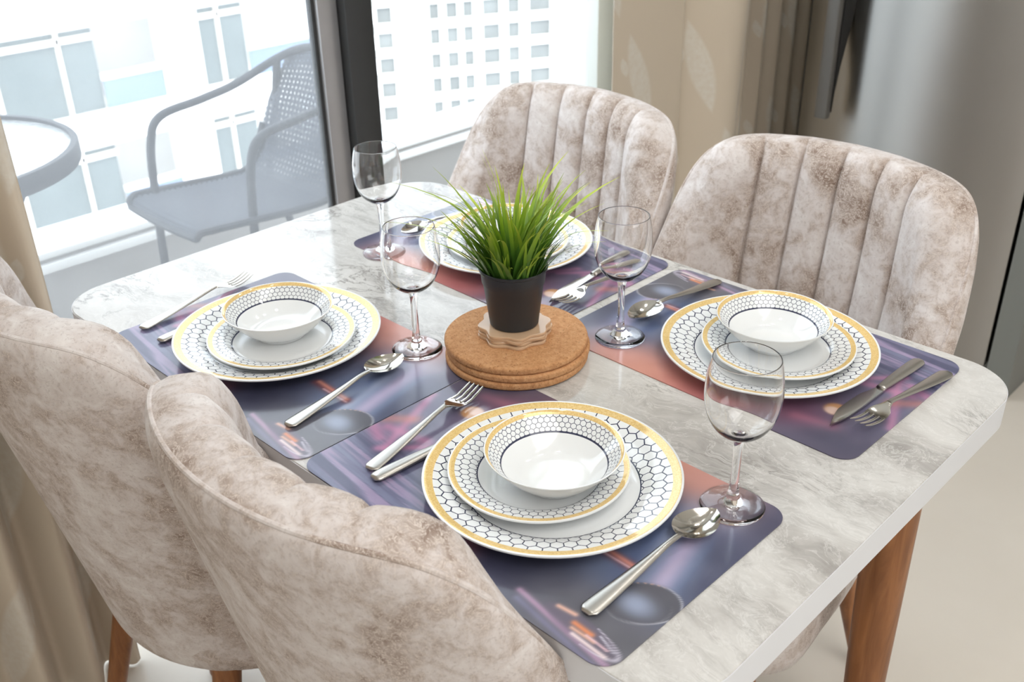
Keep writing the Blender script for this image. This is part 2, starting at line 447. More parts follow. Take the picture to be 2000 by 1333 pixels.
for zt in zs:
    for (a, b, kd) in bays:
        if kd in ('win', 'win2'):
            wn = MB()
            cm = [a + (b - a) * q for q in ((.26, .53, .83) if kd == 'win' else (.43,))]
            for c in cm: wn.box(-.14, -.02, c - .05, c + .05, zt - 2.5, zt)
            wn.box(-.14, -.02, a, b, zt - .36, zt - .20)
            wf = wn.build('window', M['extm'], bl, smooth=False)
            MB().box(-.20, -.15, a, b, zt - 2.5, zt).build('pane', M['extg'], wf, smooth=False)
        else:
            rl = MB().box(-.12, .02, a, b, zt - 1.62, zt - 1.42).build('balcony_rail', M['cap'], bl, smooth=False)
            MB().box(-.08, -.03, a + .02, b - .02, zt - 2.5, zt - 1.6).build('rail_panel', M['extr'], rl, smooth=False)
ang = R_(62.2)
br = thing('apartment_tower', 'distant white tower with a grid of small windows outside the right pane', 'building', (-50.724, 46.861, 0), ang)
cols = [(-5.5, -4.5), (-1.97, -1.3), (-.82, -.04), (.35, 1.03), (1.72, 2.9), (3.5, 4.32), (5.03, 6.55)]
rows = [-11.2 + 1.63 * 3 - 1.63 * k for k in range(11)]
tw = MB(); S0, S1 = -9.0, 13.0
e = [S0] + [v for c in cols for v in c] + [8.2, 9.4, 10.2, 11.6] + [S1]
allc = cols + [(8.2, 9.4), (10.2, 11.6)]
for zt in rows: tw.box(S0, S1, 0, .35, zt, zt + .62)
for a, b in zip(e[0::2], e[1::2]): tw.box(a, b, 0, .35, rows[-1] - 1.01, rows[0] + .62)
tw.box(S0, S1, 0, .35, rows[-1] - 3.5, rows[-1] - 1.01).box(S0, S1, .6, 8, rows[-1] - 3.5, rows[0] + .62)
tw.build('wall', M['ext'], br, smooth=False)
for zt in rows[:]:
    for a, b in allc: MB().box(a, b, .22, .3, zt - 1.01, zt).build('window', M['extp'], br, smooth=False)

# ------------------------------------------------------------------ curtains
def curtain(name, label, y0, y1, x, fold, seed, h=2.55, npts=260, phases=None):
    rnd = np.random.RandomState(seed)
    s = np.linspace(0, 1, npts)
    ys = y0 + (y1 - y0) * s
    xs = np.array([fold(v) for v in s])
    zs_ = np.linspace(0.004, h, 14)
    V = []; F = []; UV = []
    arc = np.concatenate([[0], np.cumsum(np.hypot(np.diff(ys), np.diff(xs)))])
    th = .0022
    for side in (0, 1):
        for j, z in enumerate(zs_):
            g = 1 + .12 * math.sin(3.1 * z + seed)
            for i in range(npts):
                V.append((x + xs[i] * g + side * th, ys[i] + .006 * math.sin(2.3 * z + 9 * s[i]), z)); UV.append((arc[i], z))
    n = npts; m = len(zs_); o = n * m
    for side in (0, 1):
        for j in range(m - 1):
            for i in range(n - 1):
                f = (side * o + j * n + i, side * o + j * n + i + 1, side * o + (j + 1) * n + i + 1, side * o + (j + 1) * n + i)
                F.append(f if side else f[::-1])
    for j in range(m - 1):
        for i in (0, n - 1):
            F.append((j * n + i, (j + 1) * n + i, o + (j + 1) * n + i, o + j * n + i))
    ob = mk(name, V, F, M['curtain'])
    uvl = ob.data.uv_layers.new(name='UVMap')
    li = np.empty(len(ob.data.loops), int); ob.data.loops.foreach_get('vertex_index', li)
    uvl.data.foreach_set('uv', np.array(UV)[li].ravel())
    prop(ob, label, 'curtain'); return ob
def rfold(s):                                  # wide flat panel, a broad fold, then tight pleats
    y = 1.09 + .90 * s
    if y < 1.36: return -.012 * math.cos((y - 1.09) * 9) + .002
    if y < 1.62: return .115 * math.sin((y - 1.36) / .26 * PI) ** 1.3 - .01
    return .024 * math.sin((y - 1.62) / .085 * 2 * PI - .3) - .01
curtain('curtain', 'beige damask curtain gathered between the window and the steel fridge', 1.09, 1.99, -.69, rfold, 3)
def lfold(s):
    y = s * 1.6
    return .034 * math.sin(y / .088 * 2 * PI + .9 + .8 * math.sin(y * 9)) * (1 if s > .03 else .4 + .6 * s / .03)
curtain('curtain', 'beige curtain hanging in deep folds behind the two chair backs', -.345, -1.9, -.612, lfold, 5, npts=340)

# ------------------------------------------------------------------ fridge
fr = thing('fridge', 'tall brushed stainless steel fridge with curved door by the curtain', 'fridge', (-.175, 1.66, 0))
MB().box(-.298, .298, 0, .62, .02, 1.85, .004).build('body', M['side'], fr)
def doorm(z0, z1):
    n = 36; V = []; F = []
    for z in (z0, z1):
        for k in range(n + 1):
            t = -1 + 2 * k / n
            V.append((.298 * t, -.045 - .042 * (1 - abs(t) ** 2.2), z))
        for k in range(n + 1):
            V.append((.298 * (1 - 2 * k / n), -.012, z))
    m = 2 * (n + 1)
    for k in range(m): F.append((k, (k + 1) % m, m + (k + 1) % m, m + k))
    F += [tuple(range(m - 1, -1, -1)), tuple(range(m, 2 * m))]
    b = MB(); b.add(V, F); return b
dr = doorm(.06, 1.84).build('door', M['steel'], fr, ang=50)
MB().box(-.294, .294, -.012, 0, .06, 1.84).build('gasket', M['black'], fr, smooth=False)
MB().box(-.27, .27, .01, .55, 0, .03).build('plinth', M['black'], fr, smooth=False)
MB().box(-.204, -.170, -.150, -.128, .635, 1.5, .004).build('handle', M['hand'], dr)
PF = [(-.128, .65), (-.128, 1.5), (-.060, 1.5), (-.058, .96), (-.082, .86), (-.112, .76), (-.124, .70)]
hb = MB(); hb.add([(x, y, z) for x in (-.196, -.168) for y, z in PF], [tuple(range(7)), tuple(range(13, 6, -1))] + [(k, 7 + k, 7 + (k + 1) % 7, (k + 1) % 7) for k in range(7)])
hb.build('handle_mount', M['black'], dr, smooth=False)

struct(MB().box(.141, .20, 1.585, 2.4, 0, 2.6).build('trim_2', M['side'], smooth=False))

# ------------------------------------------------------------------ dining table
TZ = .75
tb = thing('dining_table', 'rectangular dining table with grey stone-look top, white edge and brown legs', 'table', (0, 0, 0))
def slab(hx, hy, r, z0, z1, bev):
    V = []; F = []; rings = []
    o1 = rrect(hx, hy, r, 14); o2 = rrect(hx - bev, hy - bev, r - bev, 14); n = len(o1)
    for pts, z in ((o2, z0), (o1, z0 + bev), (o1, z1 - bev), (o2, z1)):
        rings.append(len(V)); V += [(x, y, z) for x, y in pts]
    for a, b in zip(rings, rings[1:]):
        for k in range(n): F.append((a + k, a + (k + 1) % n, b + (k + 1) % n, b + k))
    F.append(tuple(rings[0] + k for k in range(n))[::-1]); F.append(tuple(rings[-1] + k for k in range(n)))
    b = MB(); b.add(V, F); return b
slab(.5492, .3492, .070, TZ - .0395, TZ, .0008).build('tabletop', M['marble'], tb, ang=30)
# white band around the edge
V = []; F = []; o1 = rrect(.55, .35, .0708, 14); o2 = rrect(.546, .346, .0668, 14); n = len(o1)
for pts, z in ((o2, TZ - .04), (o1, TZ - .0392), (o1, TZ - .0012), (o2, TZ - .002)): V += [(x, y, z) for x, y in pts]
for a in range(3):
    for k in range(n): F.append((a * n + k, a * n + (k + 1) % n, (a + 1) * n + (k + 1) % n, (a + 1) * n + k))
eb = MB(); eb.add(V, F); eb.build('edge_band', M['edge'], tb, ang=30)
for sx in (-1, 1):
    for sy in (-1, 1):
        P = [(0, 0, TZ - .04), (0, 0, .6), (.004 * sx, .004 * sy, .35), (.010 * sx, .010 * sy, 0)]
        MB().tube(P, [.034, .033, .029, .022], 20).build('leg', M['wood'], tb, loc=(sx * .462, sy * .245, 0))

# ------------------------------------------------------------------ dining chairs
HB = [(0, .890), (.10, .889), (.19, .884), (.235, .868), (.268, .836), (.298, .782), (.332, .708), (.372, .63), (.415, .54), (.448, .45), (.435, .36), (.36, .318), (.2, .303), (0, .300)]
def make_chair(label):
    ch = thing('dining_chair', label, 'chair', (0, 0, 0))
    half = cr(HB, 24)
    bnd = np.concatenate([half, (half * [-1, 1])[::-1][1:-1]])
    im = int(np.argmax(half[:, 0])); amax = half[im, 0] - 1e-5
    up = half[:im + 1]; lo = half[im:][::-1]
    H = lambda a: np.interp(abs(a), up[:, 0], up[:, 1])
    ZB = lambda a: np.interp(abs(a), lo[:, 0], lo[:, 1])
    seams = [0.0] + [s * k for k in (.076, .152) for s in (-1, 1)]
    A = np.concatenate([amax * np.sin(np.linspace(-PI / 2, PI / 2, 79))] + [[s + d for d in (-.011, -.0065, -.0035, -.0015, 0, .0015, .0035, .0065, .011)] for s in seams])
    A = np.array(sorted(A)); keep = [0]
    for i in range(1, len(A)):
        if A[i] - A[keep[-1]] > .0012: keep.append(i)
    A = A[keep]; A[-1] = amax; na = len(A); nt = 46
    # plan curve by integrating heading
    aa = np.linspace(0, .5, 1001)
    hd = np.where(aa < .23, aa / .31, np.where(aa < .30, .742 + (aa - .23) / .07 * .66, 1.402 + (aa - .30) * .25))
    X = np.concatenate([[0], np.cumsum(np.cos(hd[:-1]) * .0005)]); Yp = np.concatenate([[0], np.cumsum(np.sin(hd[:-1]) * .0005)])
    def mid(a, z):
        x = np.sign(a) * np.interp(abs(a), aa, X); y = np.interp(abs(a), aa, Yp)
        q = np.clip((z - .31) / .42, 0, 1); q = q * q * (3 - 2 * q)
        x = x * (.812 + .169 * q)
        lean = -.205 - .095 * np.clip((z - .40) / .48, -.2, 1.1)
        return np.stack([x, y * (.86 + .14 * (1 - q)) + lean, z], -1)
    def nrm(a, z):
        h = 5e-4
        du = mid(a + h, z) - mid(a - h, z); dv = mid(a, z + h) - mid(a, z - h)
        n = np.cross(dv, du)                    # towards the sitter (+y)
        n = np.where(n[..., 1:2] * 0 + np.sum(n * np.stack([-mid(a, z)[..., 0], .3 - mid(a, z)[..., 1], 0 * z], -1), -1, keepdims=True) < 0, -n, n)
        return n / np.linalg.norm(n, axis=-1, keepdims=True)
    T = (1 - np.cos(np.linspace(0, PI, nt))) / 2
    AA = np.repeat(A[:, None], nt, 1)
    ZZ = ZB(AA) + T[None, :] * (H(AA) - ZB(AA))
    flat = np.stack([AA.ravel(), ZZ.ravel()], 1)
    dmin = np.full(len(flat), 9.)
    B2 = np.roll(bnd, -1, 0)
    for b0, b1 in zip(bnd, B2):
        d = b1 - b0; L = d @ d
        if L < 1e-14: continue
        t = np.clip(((flat - b0) @ d) / L, 0, 1); q = b0 + t[:, None] * d
        dmin = np.minimum(dmin, np.hypot(*(flat - q).T))
    D = dmin.reshape(na, nt)
    D[0] = D[-1] = 0; D[:, 0] = D[:, -1] = 0
    Rr = .042; prof = np.sqrt(np.clip(1 - (1 - np.minimum(D / Rr, 1)) ** 2, 0, 1))
    Pm = mid(AA, ZZ); Nn = nrm(AA, ZZ)
    dist = np.min(np.abs(AA[..., None] - np.array(seams)), -1)
    inch = np.abs(AA) < .20
    puff = np.where(np.abs(AA) < .152, .0080 * (1 - np.clip(1 - dist / .038, 0, 1) ** 2), .0080 * (1 - np.clip(1 - dist / .055, 0, 1) ** 2))
    groove = .0075 * np.exp(-(dist / .0036) ** 2)
    fade = np.clip((ZZ - .44) / .06, 0, 1)
    profi = np.sqrt(np.clip(1 - (1 - np.minimum(D / .046, 1)) ** 2, 0, 1))
    inner = Pm + Nn * (profi * (.058 * np.clip(.62 + 1.0 * (ZZ - .45), .55, 1) + (puff - groove) * fade))[..., None]
    inner[..., 2] += np.where((ZZ > .7) & (D > 0), .012 * np.exp(-((D - .014) / .014) ** 2), 0)
    outer = Pm - Nn * (prof * .015)[..., None]
    V = []; idI = np.zeros((na, nt), int); idO = np.zeros((na, nt), int)
    for i in range(na):
        for j in range(nt):
            idI[i, j] = len(V); V.append(inner[i, j])
    for i in range(na):
        for j in range(nt):
            if i in (0, na - 1) or j in (0, nt - 1): idO[i, j] = idI[i, j]
            else: idO[i, j] = len(V); V.append(outer[i, j])
    F = []
    for i in range(na - 1):
        for j in range(nt - 1):
            F.append((idI[i, j], idI[i, j + 1], idI[i + 1, j + 1], idI[i + 1, j]))
            F.append((idO[i, j], idO[i + 1, j], idO[i + 1, j + 1], idO[i, j + 1]))
    bk = mk('backrest', V, F, M['fabric'], ch); fixn(bk); bk.data.shade_smooth()
    # piped seam along the rear of the top edge
    k0 = im - 6
    s1 = half[:k0]; edge = np.concatenate([(s1 * [-1, 1])[::-1][:-1], s1])
    tg = np.gradient(edge, axis=0); nn = np.stack([tg[:, 1], -tg[:, 0]], 1); nn /= np.linalg.norm(nn, axis=1, keepdims=True) + 1e-9
    ins = edge + nn * .0015
    pp = mid(ins[:, 0], ins[:, 1]) - nrm(ins[:, 0], ins[:, 1]) * .0015
    MB().tube(pp[::4], .0030, 8).build('piping', M['fabric'], bk)
    # padded seat
    n = 64; V = []; F = []
    def ring(hw, f, b, z):
        out = []
        for k in range(n):
            a = 2 * PI * k / n; c, s = math.cos(a), math.sin(a); e = 2 / 3.4
            x = hw * math.copysign(abs(c) ** e, c) * (.86 + .24 * max(0, min(1, .5 + s * 1.1))); ly = f if s > 0 else b
            out.append((x, ly * math.copysign(abs(s) ** e, s) + .02, z))
        return out
    rs = [(.10, .10, .08, .304), (.195, .215, .18, .306), (.226, .248, .20, .318), (.232, .248, .205, .345), (.232, .252, .206, .40), (.230, .250, .203, .445), (.212, .243, .18, .468), (.16, .18, .14, .478), (.06, .07, .06, .482)]
    for q in rs: V += ring(*q)
    V.append((0, .02, .304)); V.append((0, .02, .482))
    for a in range(len(rs) - 1):
        for k in range(n): F.append((a * n + k, a * n + (k + 1) % n, (a + 1) * n + (k + 1) % n, (a + 1) * n + k))
    for k in range(n):
        F.append((len(V) - 2, (k + 1) % n, k)); F.append((len(V) - 1, (len(rs) - 1) * n + k, (len(rs) - 1) * n + (k + 1) % n))
    mk('seat', V, F, M['fabric'], ch)
    for sx, x, y, dx, dy in ((-1, .165, .185, .035, .045), (1, .165, .185, .035, .045), (-1, .140, -.130, .045, -.075), (1, .140, -.130, .045, -.075)):
        MB().tube([(0, 0, .315), (sx * dx, dy, 0)], [.021, .0135], 16).build('leg', M['wood'], ch, loc=(sx * x, y, 0))
    return ch
c1 = make_chair('beige suede dining chair')
c1.location = (.183, -.221, 0)
c1['label'] = 'mottled beige chair seen from behind at the bottom edge, nearest the camera'
c1['group'] = 'dining chairs round the table'
GC = 'dining chairs round the table'
dup(c1, (-.322, -.242, 0), 0, 'mottled beige chair seen from behind beside the left curtain', GC)
dup(c1, (.170, .325, 0), PI, 'mottled beige chair with channelled back facing us, in front of the fridge', GC)
dup(c1, (-.338, .325, 0), PI + R_(-2), 'mottled beige chair with channelled back facing us, against the bright window', GC)

# ------------------------------------------------------------------ placemats (printed vinyl)
def vnoise(x, y, seed):
    rs = np.random.RandomState(seed); g = rs.rand(64, 64)
    xi = np.floor(x).astype(int); yi = np.floor(y).astype(int); fx = x - xi; fy = y - yi
    fx = fx * fx * (3 - 2 * fx); fy = fy * fy * (3 - 2 * fy)
    G = lambda a, b: g[a % 64, b % 64]
    return (G(xi, yi) * (1 - fx) + G(xi + 1, yi) * fx) * (1 - fy) + (G(xi, yi + 1) * (1 - fx) + G(xi + 1, yi + 1) * fx) * fy
def paint(x, y):
    """the blurred evening still-life printed on the mats, sRGB, in mat coordinates (diner at -y)"""
    col = np.zeros(x.shape + (3,)); col[:] = (92, 90, 116)
    def over(c, a):
        a = np.clip(a, 0, 1)[..., None]; col[:] = col * (1 - a) + np.array(c, float) * a
    def blob(c, cx, cy, sx, sy, amt=1., rot=0, p=1.):
        cr_, sr = math.cos(R_(rot)), math.sin(R_(rot)); u = ((x - cx) * cr_ + (y - cy) * sr) / sx; v = (-(x - cx) * sr + (y - cy) * cr_) / sy
        over(c, amt * np.exp(-(u * u + v * v) ** p))
    def stroke(c, p0, p1, wd, amt=1., taper=False):
        p0 = np.array(p0); p1 = np.array(p1); d = p1 - p0; L = d @ d
        t = np.clip(((x - p0[0]) * d[0] + (y - p0[1]) * d[1]) / L, 0, 1)
        q = np.hypot(x - p0[0] - t * d[0], y - p0[1] - t * d[1])
        ww = wd * (1 - .7 * t) if taper else wd
        over(c, amt * np.exp(-(q / ww) ** 2))
    # left half: smoky purple
    blob((108, 108, 140), -.19, .0, .10, .12, .8)
    blob((62, 60, 92), -.09, .10, .09, .06, .9)
    blob((84, 76, 96), -.20, .125, .07, .05, .9)
    blob((150, 84, 110), -.07, .05, .07, .05, .7)
    blob((120, 70, 96), -.135, .10, .035, .02, .6)
    # streaks at the lower left
    st = vnoise(x * 9 + 3, (y + x * .10) * 190, 4); st2 = vnoise(x * 16 + 8, (y + x * .10) * 420, 9); ss = .6 * st + .4 * st2
    mk_ = 1 / (1 + np.exp((x - .0) / .022)) / (1 + np.exp((y + .055 + .25 * (x + .1) * 0) / .014))
    over((98, 100, 138), mk_ * .85)
    over((186, 156, 198), mk_ * np.clip((ss - .50) * 3.2, 0, .62))
    over((120, 124, 160), mk_ * np.clip((.46 - ss) * 3.0, 0, .7))
    over((66, 68, 104), mk_ * np.clip((vnoise(x * 6, (y + .1 * x) * 130 + 7, 12) - .62) * 5, 0, .9))
    # stems of light
    for p0, p1, wv in (((-.215, .05), (-.17, -.06), .006), ((-.175, -.065), (-.11, .0), .006), ((-.20, -.03), (-.145, -.02), .008), ((-.215, -.04), (-.19, -.05), .008), ((-.12, -.03), (-.08, .03), .007)):
        stroke((204, 128, 172), p0, p1, wv, .75)
    stroke((222, 130, 120), (-.215, -.02), (-.19, .0), .009, .6)
    # glow of candlelight
    blob((204, 116, 106), .015, .125, .085, .055, .95)
    blob((222, 142, 120), .075, .135, .075, .045, .95)
    blob((186, 92, 92), -.035, .125, .05, .03, .8)
    blob((222, 150, 136), .125, .128, .045, .035, .9)
    blob((206, 190, 196), .165, .088, .035, .022, .7)
    blob((140, 80, 110), -.10, .085, .05, .03, .6)
    # bokeh coin
    d = np.hypot((x + .151) / .011, (y - .055) / .010); over((216, 150, 92), 1 / (1 + np.exp((d - 1.25) * 9)))
    d = np.hypot((x + .150) / .011, (y - .060) / .009); over((244, 206, 188), 1 / (1 + np.exp((d - .9) * 10)))
    stroke((196, 108, 136), (-.125, .098), (-.165, .092), .010, .6)
    blob((70, 66, 90), -.185, .115, .05, .028, .9)
    # dark table under the plate
    blob((40, 42, 70), .06, -.085, .075, .055, .97, p=1.4)
    blob((46, 48, 76), .02, -.03, .1, .05, .8)
    blob((150, 70, 84), .012, -.112, .02, .03, .6)
    # blue and lilac folds on the right
    g = 1 / (1 + np.exp(-(x - .105) / .014)) / (1 + np.exp(-(y + .066) / .012)) / (1 + np.exp((y - .075) / .012))
    q = x + .22 * y
    over((108, 130, 170), g * .95)
    over((70, 84, 126), g * .75 * np.exp(-((q - .138) / .014) ** 2))
    over((182, 168, 206), g * .95 * np.exp(-((q - .176) / .012) ** 2))
    over((160, 172, 206), g * .7 * np.exp(-((q - .155) / .008) ** 2))
    over((70, 74, 104), g * .95 / (1 + np.exp(-(q - .197) / .004)))
    over((172, 140, 180), g * .7 * np.exp(-((x - .165) / .03) ** 2 - ((y - .10) / .035) ** 2))
    over((74, 72, 96), .9 / (1 + np.exp(-(x - .196) / .006)) / (1 + np.exp(-(y - .05) / .02)))
    # glowing rod
    stroke((120, 60, 70), (.090, -.024), (.152, -.026), .0065, .9)
    stroke((226, 138, 120), (.092, -.021), (.150, -.024), .0035, .95)
    stroke((240, 190, 196), (.110, -.028), (.154, -.028), .0016, .8)
    # grey table top, lower right, with the foot of a wine glass
    g2 = 1 / (1 + np.exp(-(x - .095) / .02)) / (1 + np.exp((y + .066) / .012))
    over((94, 94, 102), g2 * .95)
    rx, ry = .034, .026; rot = R_(38)
    cx, cy = .186, -.056
    u = ((x - cx) * math.cos(rot) + (y - cy) * math.sin(rot)) / rx; v = (-(x - cx) * math.sin(rot) + (y - cy) * math.cos(rot)) / ry
    rr = np.hypot(u, v)
    over((82, 82, 92), .95 / (1 + np.exp((rr - 1.0) / .03)))
    over((150, 164, 196), .9 * np.exp(-(((x - .182) / .020) ** 2 + ((y + .062) / .014) ** 2) ** 1.3))
    over((206, 206, 216), .75 * np.exp(-((rr - 1.0) / .028) ** 2) * np.clip((v * -.3 + u * .9) + .35, 0, 1))
    over((150, 150, 160), .5 * np.exp(-((np.hypot(u + .12, v + .18) - .86) / .03) ** 2) * np.clip(-v, 0, 1))
    over((236, 176, 150), .9 * np.exp(-((rr - .98) / .03) ** 2) * (np.sin(np.arctan2(v, u) * 34) > .1) * np.clip(v - .75, 0, .3) * 3)
    # reclining glass with orange lights in the lower right corner
    stroke((196, 152, 190), (.095, -.119), (.213, -.136), .0036, .8)
    stroke((120, 116, 150), (.10, -.128), (.205, -.143), .0040, .8)
    bx, by = .168, -.119
    u = (x - bx) / .044; v = (y - by + .10 * (x - bx)) / .0125; rr = np.hypot(u, v)
    over((112, 96, 122), .55 / (1 + np.exp((rr - 1) / .06)))
    over((214, 206, 226), .7 * np.exp(-((rr - 1) / .06) ** 2) * (u > .2))
    for p0, p1, wv, c in (((.134, -.110), (.152, -.108), .0026, (246, 186, 160)), ((.158, -.116), (.178, -.117), .0030, (250, 140, 84)), ((.160, -.122), (.185, -.122), .0020, (240, 180, 150)),
                          ((.165, -.127), (.203, -.129), .0022, (250, 226, 226)), ((.175, -.120), (.200, -.122), .0013, (238, 190, 200)), ((.185, -.113), (.206, -.120), .0012, (200, 196, 214))):
        stroke(c, p0, p1, wv, .9)
    nz = vnoise(x * 60, y * 60, 21) - .5
    col += nz[..., None] * 8
    g3 = col.mean(-1, keepdims=True); col[:] = g3 + (col - g3) * .86; col[:] = col * .90 + 17
    return np.clip(col, 0, 255)
def make_mat(label, loc, rz):
    hx, hy, rad, h = .215, .1418, .022, .0014
    nx, ny = 300, 200
    xs = np.concatenate([-hx + rad * (1 - np.cos(np.linspace(0, PI / 2, 12)))[:-1], np.linspace(-hx + rad, hx - rad, nx - 22), (hx - rad * (1 - np.cos(np.linspace(0, PI / 2, 12))))[::-1][1:]])
    nx = len(xs)
    dxx = np.clip(np.abs(xs) - (hx - rad), 0, rad)
    ym = hy - rad + np.sqrt(np.maximum(rad ** 2 - dxx ** 2, 0))
    t = np.linspace(-1, 1, ny)
    Xg = np.repeat(xs[:, None], ny, 1); Yg = ym[:, None] * t[None, :]
    top = np.stack([Xg, Yg, np.full_like(Xg, h)], -1).reshape(-1, 3)
    bm_ = nx * ny
    per = [i * ny for i in range(nx)] + [(nx - 1) * ny + j for j in range(1, ny)] + [i * ny + ny - 1 for i in range(nx - 2, -1, -1)] + [j for j in range(ny - 2, 0, -1)]
    bot = top[per].copy(); bot[:, 2] = .0001
    V = np.concatenate([top, bot])
    I = np.arange(nx * ny).reshape(nx, ny)
    F = np.stack([I[:-1, :-1], I[1:, :-1], I[1:, 1:], I[:-1, 1:]], -1).reshape(-1, 4).tolist()
    m = len(per)
    F += [(per[(k + 1) % m], per[k], bm_ + k, bm_ + (k + 1) % m) for k in range(m)]
    F.append(tuple(bm_ + k for k in range(m))[::-1])
    o = mk('placemat', V, F, M['printm'], None, False)
    c = lin(paint(V[:, 0], V[:, 1]))
    ca = o.data.color_attributes.new('print', 'FLOAT_COLOR', 'POINT')
    ca.data.foreach_set('color', np.concatenate([c, np.ones((len(V), 1))], 1).astype(np.float32).ravel())
    o.location = loc; o.rotation_euler = (0, 0, rz)
    return prop(o, label, 'placemat', 'printed placemats on the table')
mt = make_mat('purple printed placemat at the front, under the plates nearest the camera', (.2625, -.2092, TZ), R_(-.47))
MATS = [('purple printed placemat at the back left, below the seat by the left curtain', (-.1694, -.2085, TZ), R_(-.3)),
        ('purple printed placemat with orange glow at the right table corner', (.2660, .1919, TZ), PI + R_(-.79)),
        ('purple printed placemat at the far end, behind the potted grass', (-.1796, .2013, TZ), PI + R_(-.82))]
for lb, l, r in MATS:
    o = mt.copy(); C.link(o); o.location = l; o.rotation_euler = (0, 0, r); o['label'] = lb
ZM = TZ + .0016

# ------------------------------------------------------------------ china
def plate_prof(R, h, rw, t=.004):
    foot = rw * .80
    up = [(0, .0052), (rw * .9, .0052), (rw, .0060), (rw * 1.06, .0082), (rw * 1.14, .0115)]
    for k in range(1, 9):
        s = k / 8; up.append((rw * 1.14 + (R * .985 - rw * 1.14) * s, .0115 + (h - .0115) * (s ** .9)))
    lowr = [(R * .998, h - .0002), (R, h - .0012), (R * .997, h - .0024)]
    for k in range(1, 8):
        s = 1 - k / 8; lowr.append((rw * 1.1 + (R * .98 - rw * 1.1) * s, .0075 + (h - t - .0075) * (s ** .9)))
    lowr += [(rw, .0030), (foot + .004, .0012), (foot + .002, 0), (foot - .001, 0), (foot - .003, .0014), (0, .0014)]
    return up + lowr
def m1(name, prof, mat, n=128):
    return MB().lathe(prof, n).build(name, mat, ang=60)
dinner = m1('dinner_plate', plate_prof(.1334, .0220, .086), M['dinner'])
dessert = m1('dessert_plate', plate_prof(.0945, .0180, .060), M['dessert'])
bp = [(0, .0052)] + [(.034 * k / 4, .0052 + .0012 * (k / 4) ** 2) for k in range(1, 5)]
for k in range(1, 12):
    s = k / 11; bp.append((.034 + (.0702 - .034) * s ** .92, .0064 + (.0405 - .0064) * s ** 1.25))
bp += [(.0712, .0405), (.0713, .0396), (.0704, .0386)]
for k in range(1, 12):
    s = 1 - k / 11; bp.append((.0345 + (.0690 - .0345) * s ** .92, .0040 + (.0370 - .0040) * s ** 1.25))
bp += [(.0335, .0015), (.033, 0), (.031, 0), (.0295, .0012), (0, .0012)]
bowl = m1('bowl', bp, M['bowlm'])
SET = [  # dinner, dessert, bowl, where
    ((.2760, -.1965), (.2600, -.1990), (.2780, -.1955), 'front setting nearest the camera'),
    ((-.1970, -.2055), (-.1830, -.2090), (-.2010, -.1985), 'left setting by the window'),
    ((.2912, .1887), (.3000, .1965), (.2870, .2040), 'right setting by the table corner'),
    ((-.1850, .2080), (-.1800, .2060), (-.1840, .2080), 'far setting behind the potted grass')]
rr_ = random.Random(4)
for k, (a, b, c, wh) in enumerate(SET):
    for src, (x, y), z, nm, cat, gp in ((dinner, a, ZM, 'large gold-rimmed dinner plate at the ', 'plate', 'dinner plates'),
                                    (dessert, b, ZM + .0054, 'small plate under the bowl at the ', 'plate', 'small plates'),
                                    (bowl, c, ZM + .0054 + .0055, 'white gold-rimmed bowl at the ', 'bowl', 'bowls')):
        o = src if k == 0 else src.copy()
        if k: C.link(o)
        o.location = (x, y, z); o.rotation_euler = (0, 0, rr_.uniform(0, 6))
        prop(o, nm + wh, cat, gp)

# ------------------------------------------------------------------ cutlery
def strip(st, ncr=7, cup=None):
    """st: rows of (s, halfwidth, z, thickness, dish); closed flat bar along +x"""
    V = []; F = []; n = 2 * ncr
    for s, hw, z, t, dish in st:
        us = [math.cos(PI * k / (ncr - 1)) for k in range(ncr)]
        for u in us: V.append((s, u * hw, z + t / 2 * (1 - u ** 4 * .85) - dish * (1 - u * u)))
        for u in us[::-1]: V.append((s, u * hw, z - t / 2 * (1 - u ** 4 * .85) - dish * (1 - u * u)))
    for a in range(len(st) - 1):
        for k in range(n): F.append((a * n + k, (a + 1) * n + k, (a + 1) * n + (k + 1) % n, a * n + (k + 1) % n))
    F.append(tuple(range(n))); F.append(tuple((len(st) - 1) * n + k for k in range(n))[::-1])
    b = MB(); b.add(V, F); return b
def ip(P, n):
    P = np.array(P, float); s = np.linspace(P[0, 0], P[-1, 0], n)
    c = cr(P, 16); return [tuple([q] + [float(np.interp(q, c[:, 0], c[:, k])) for k in range(1, P.shape[1])]) for q in s]
HANDLE = [(0, .0045, .0032, .0022, 0), (.002, .0078, .0032, .0026, 0), (.012, .0092, .0036, .0030, 0), (.05, .0074, .0062, .0034, 0), (.09, .0048, .0098, .0038, 0), (.115, .0034, .0126, .0040, 0)]
def spoon(label):
    t = thing('spoon', label, 'spoon')
    strip(ip(HANDLE + [(.134, .0034, .0125, .0034, 0)], 26)).build('handle', M['cutdark'], t, ang=89)
    L0, L1 = .130, .190; st = []
    for k in range(21):
        q = k / 20; s = L0 + (L1 - L0) * q
        hw = .0205 * (math.sin(PI * q ** .80)) ** .62 if 0 < q < 1 else .0
        hw = max(hw, .0034 if q < .5 else .0006)
        st.append((s, hw, .0125 - .003 * q + .001, .0014, .0095 * math.sin(PI * min(1, max(0, q))) ** .8))
    strip(st, 13).build('bowl', M['cutlery'], t, ang=60); return t
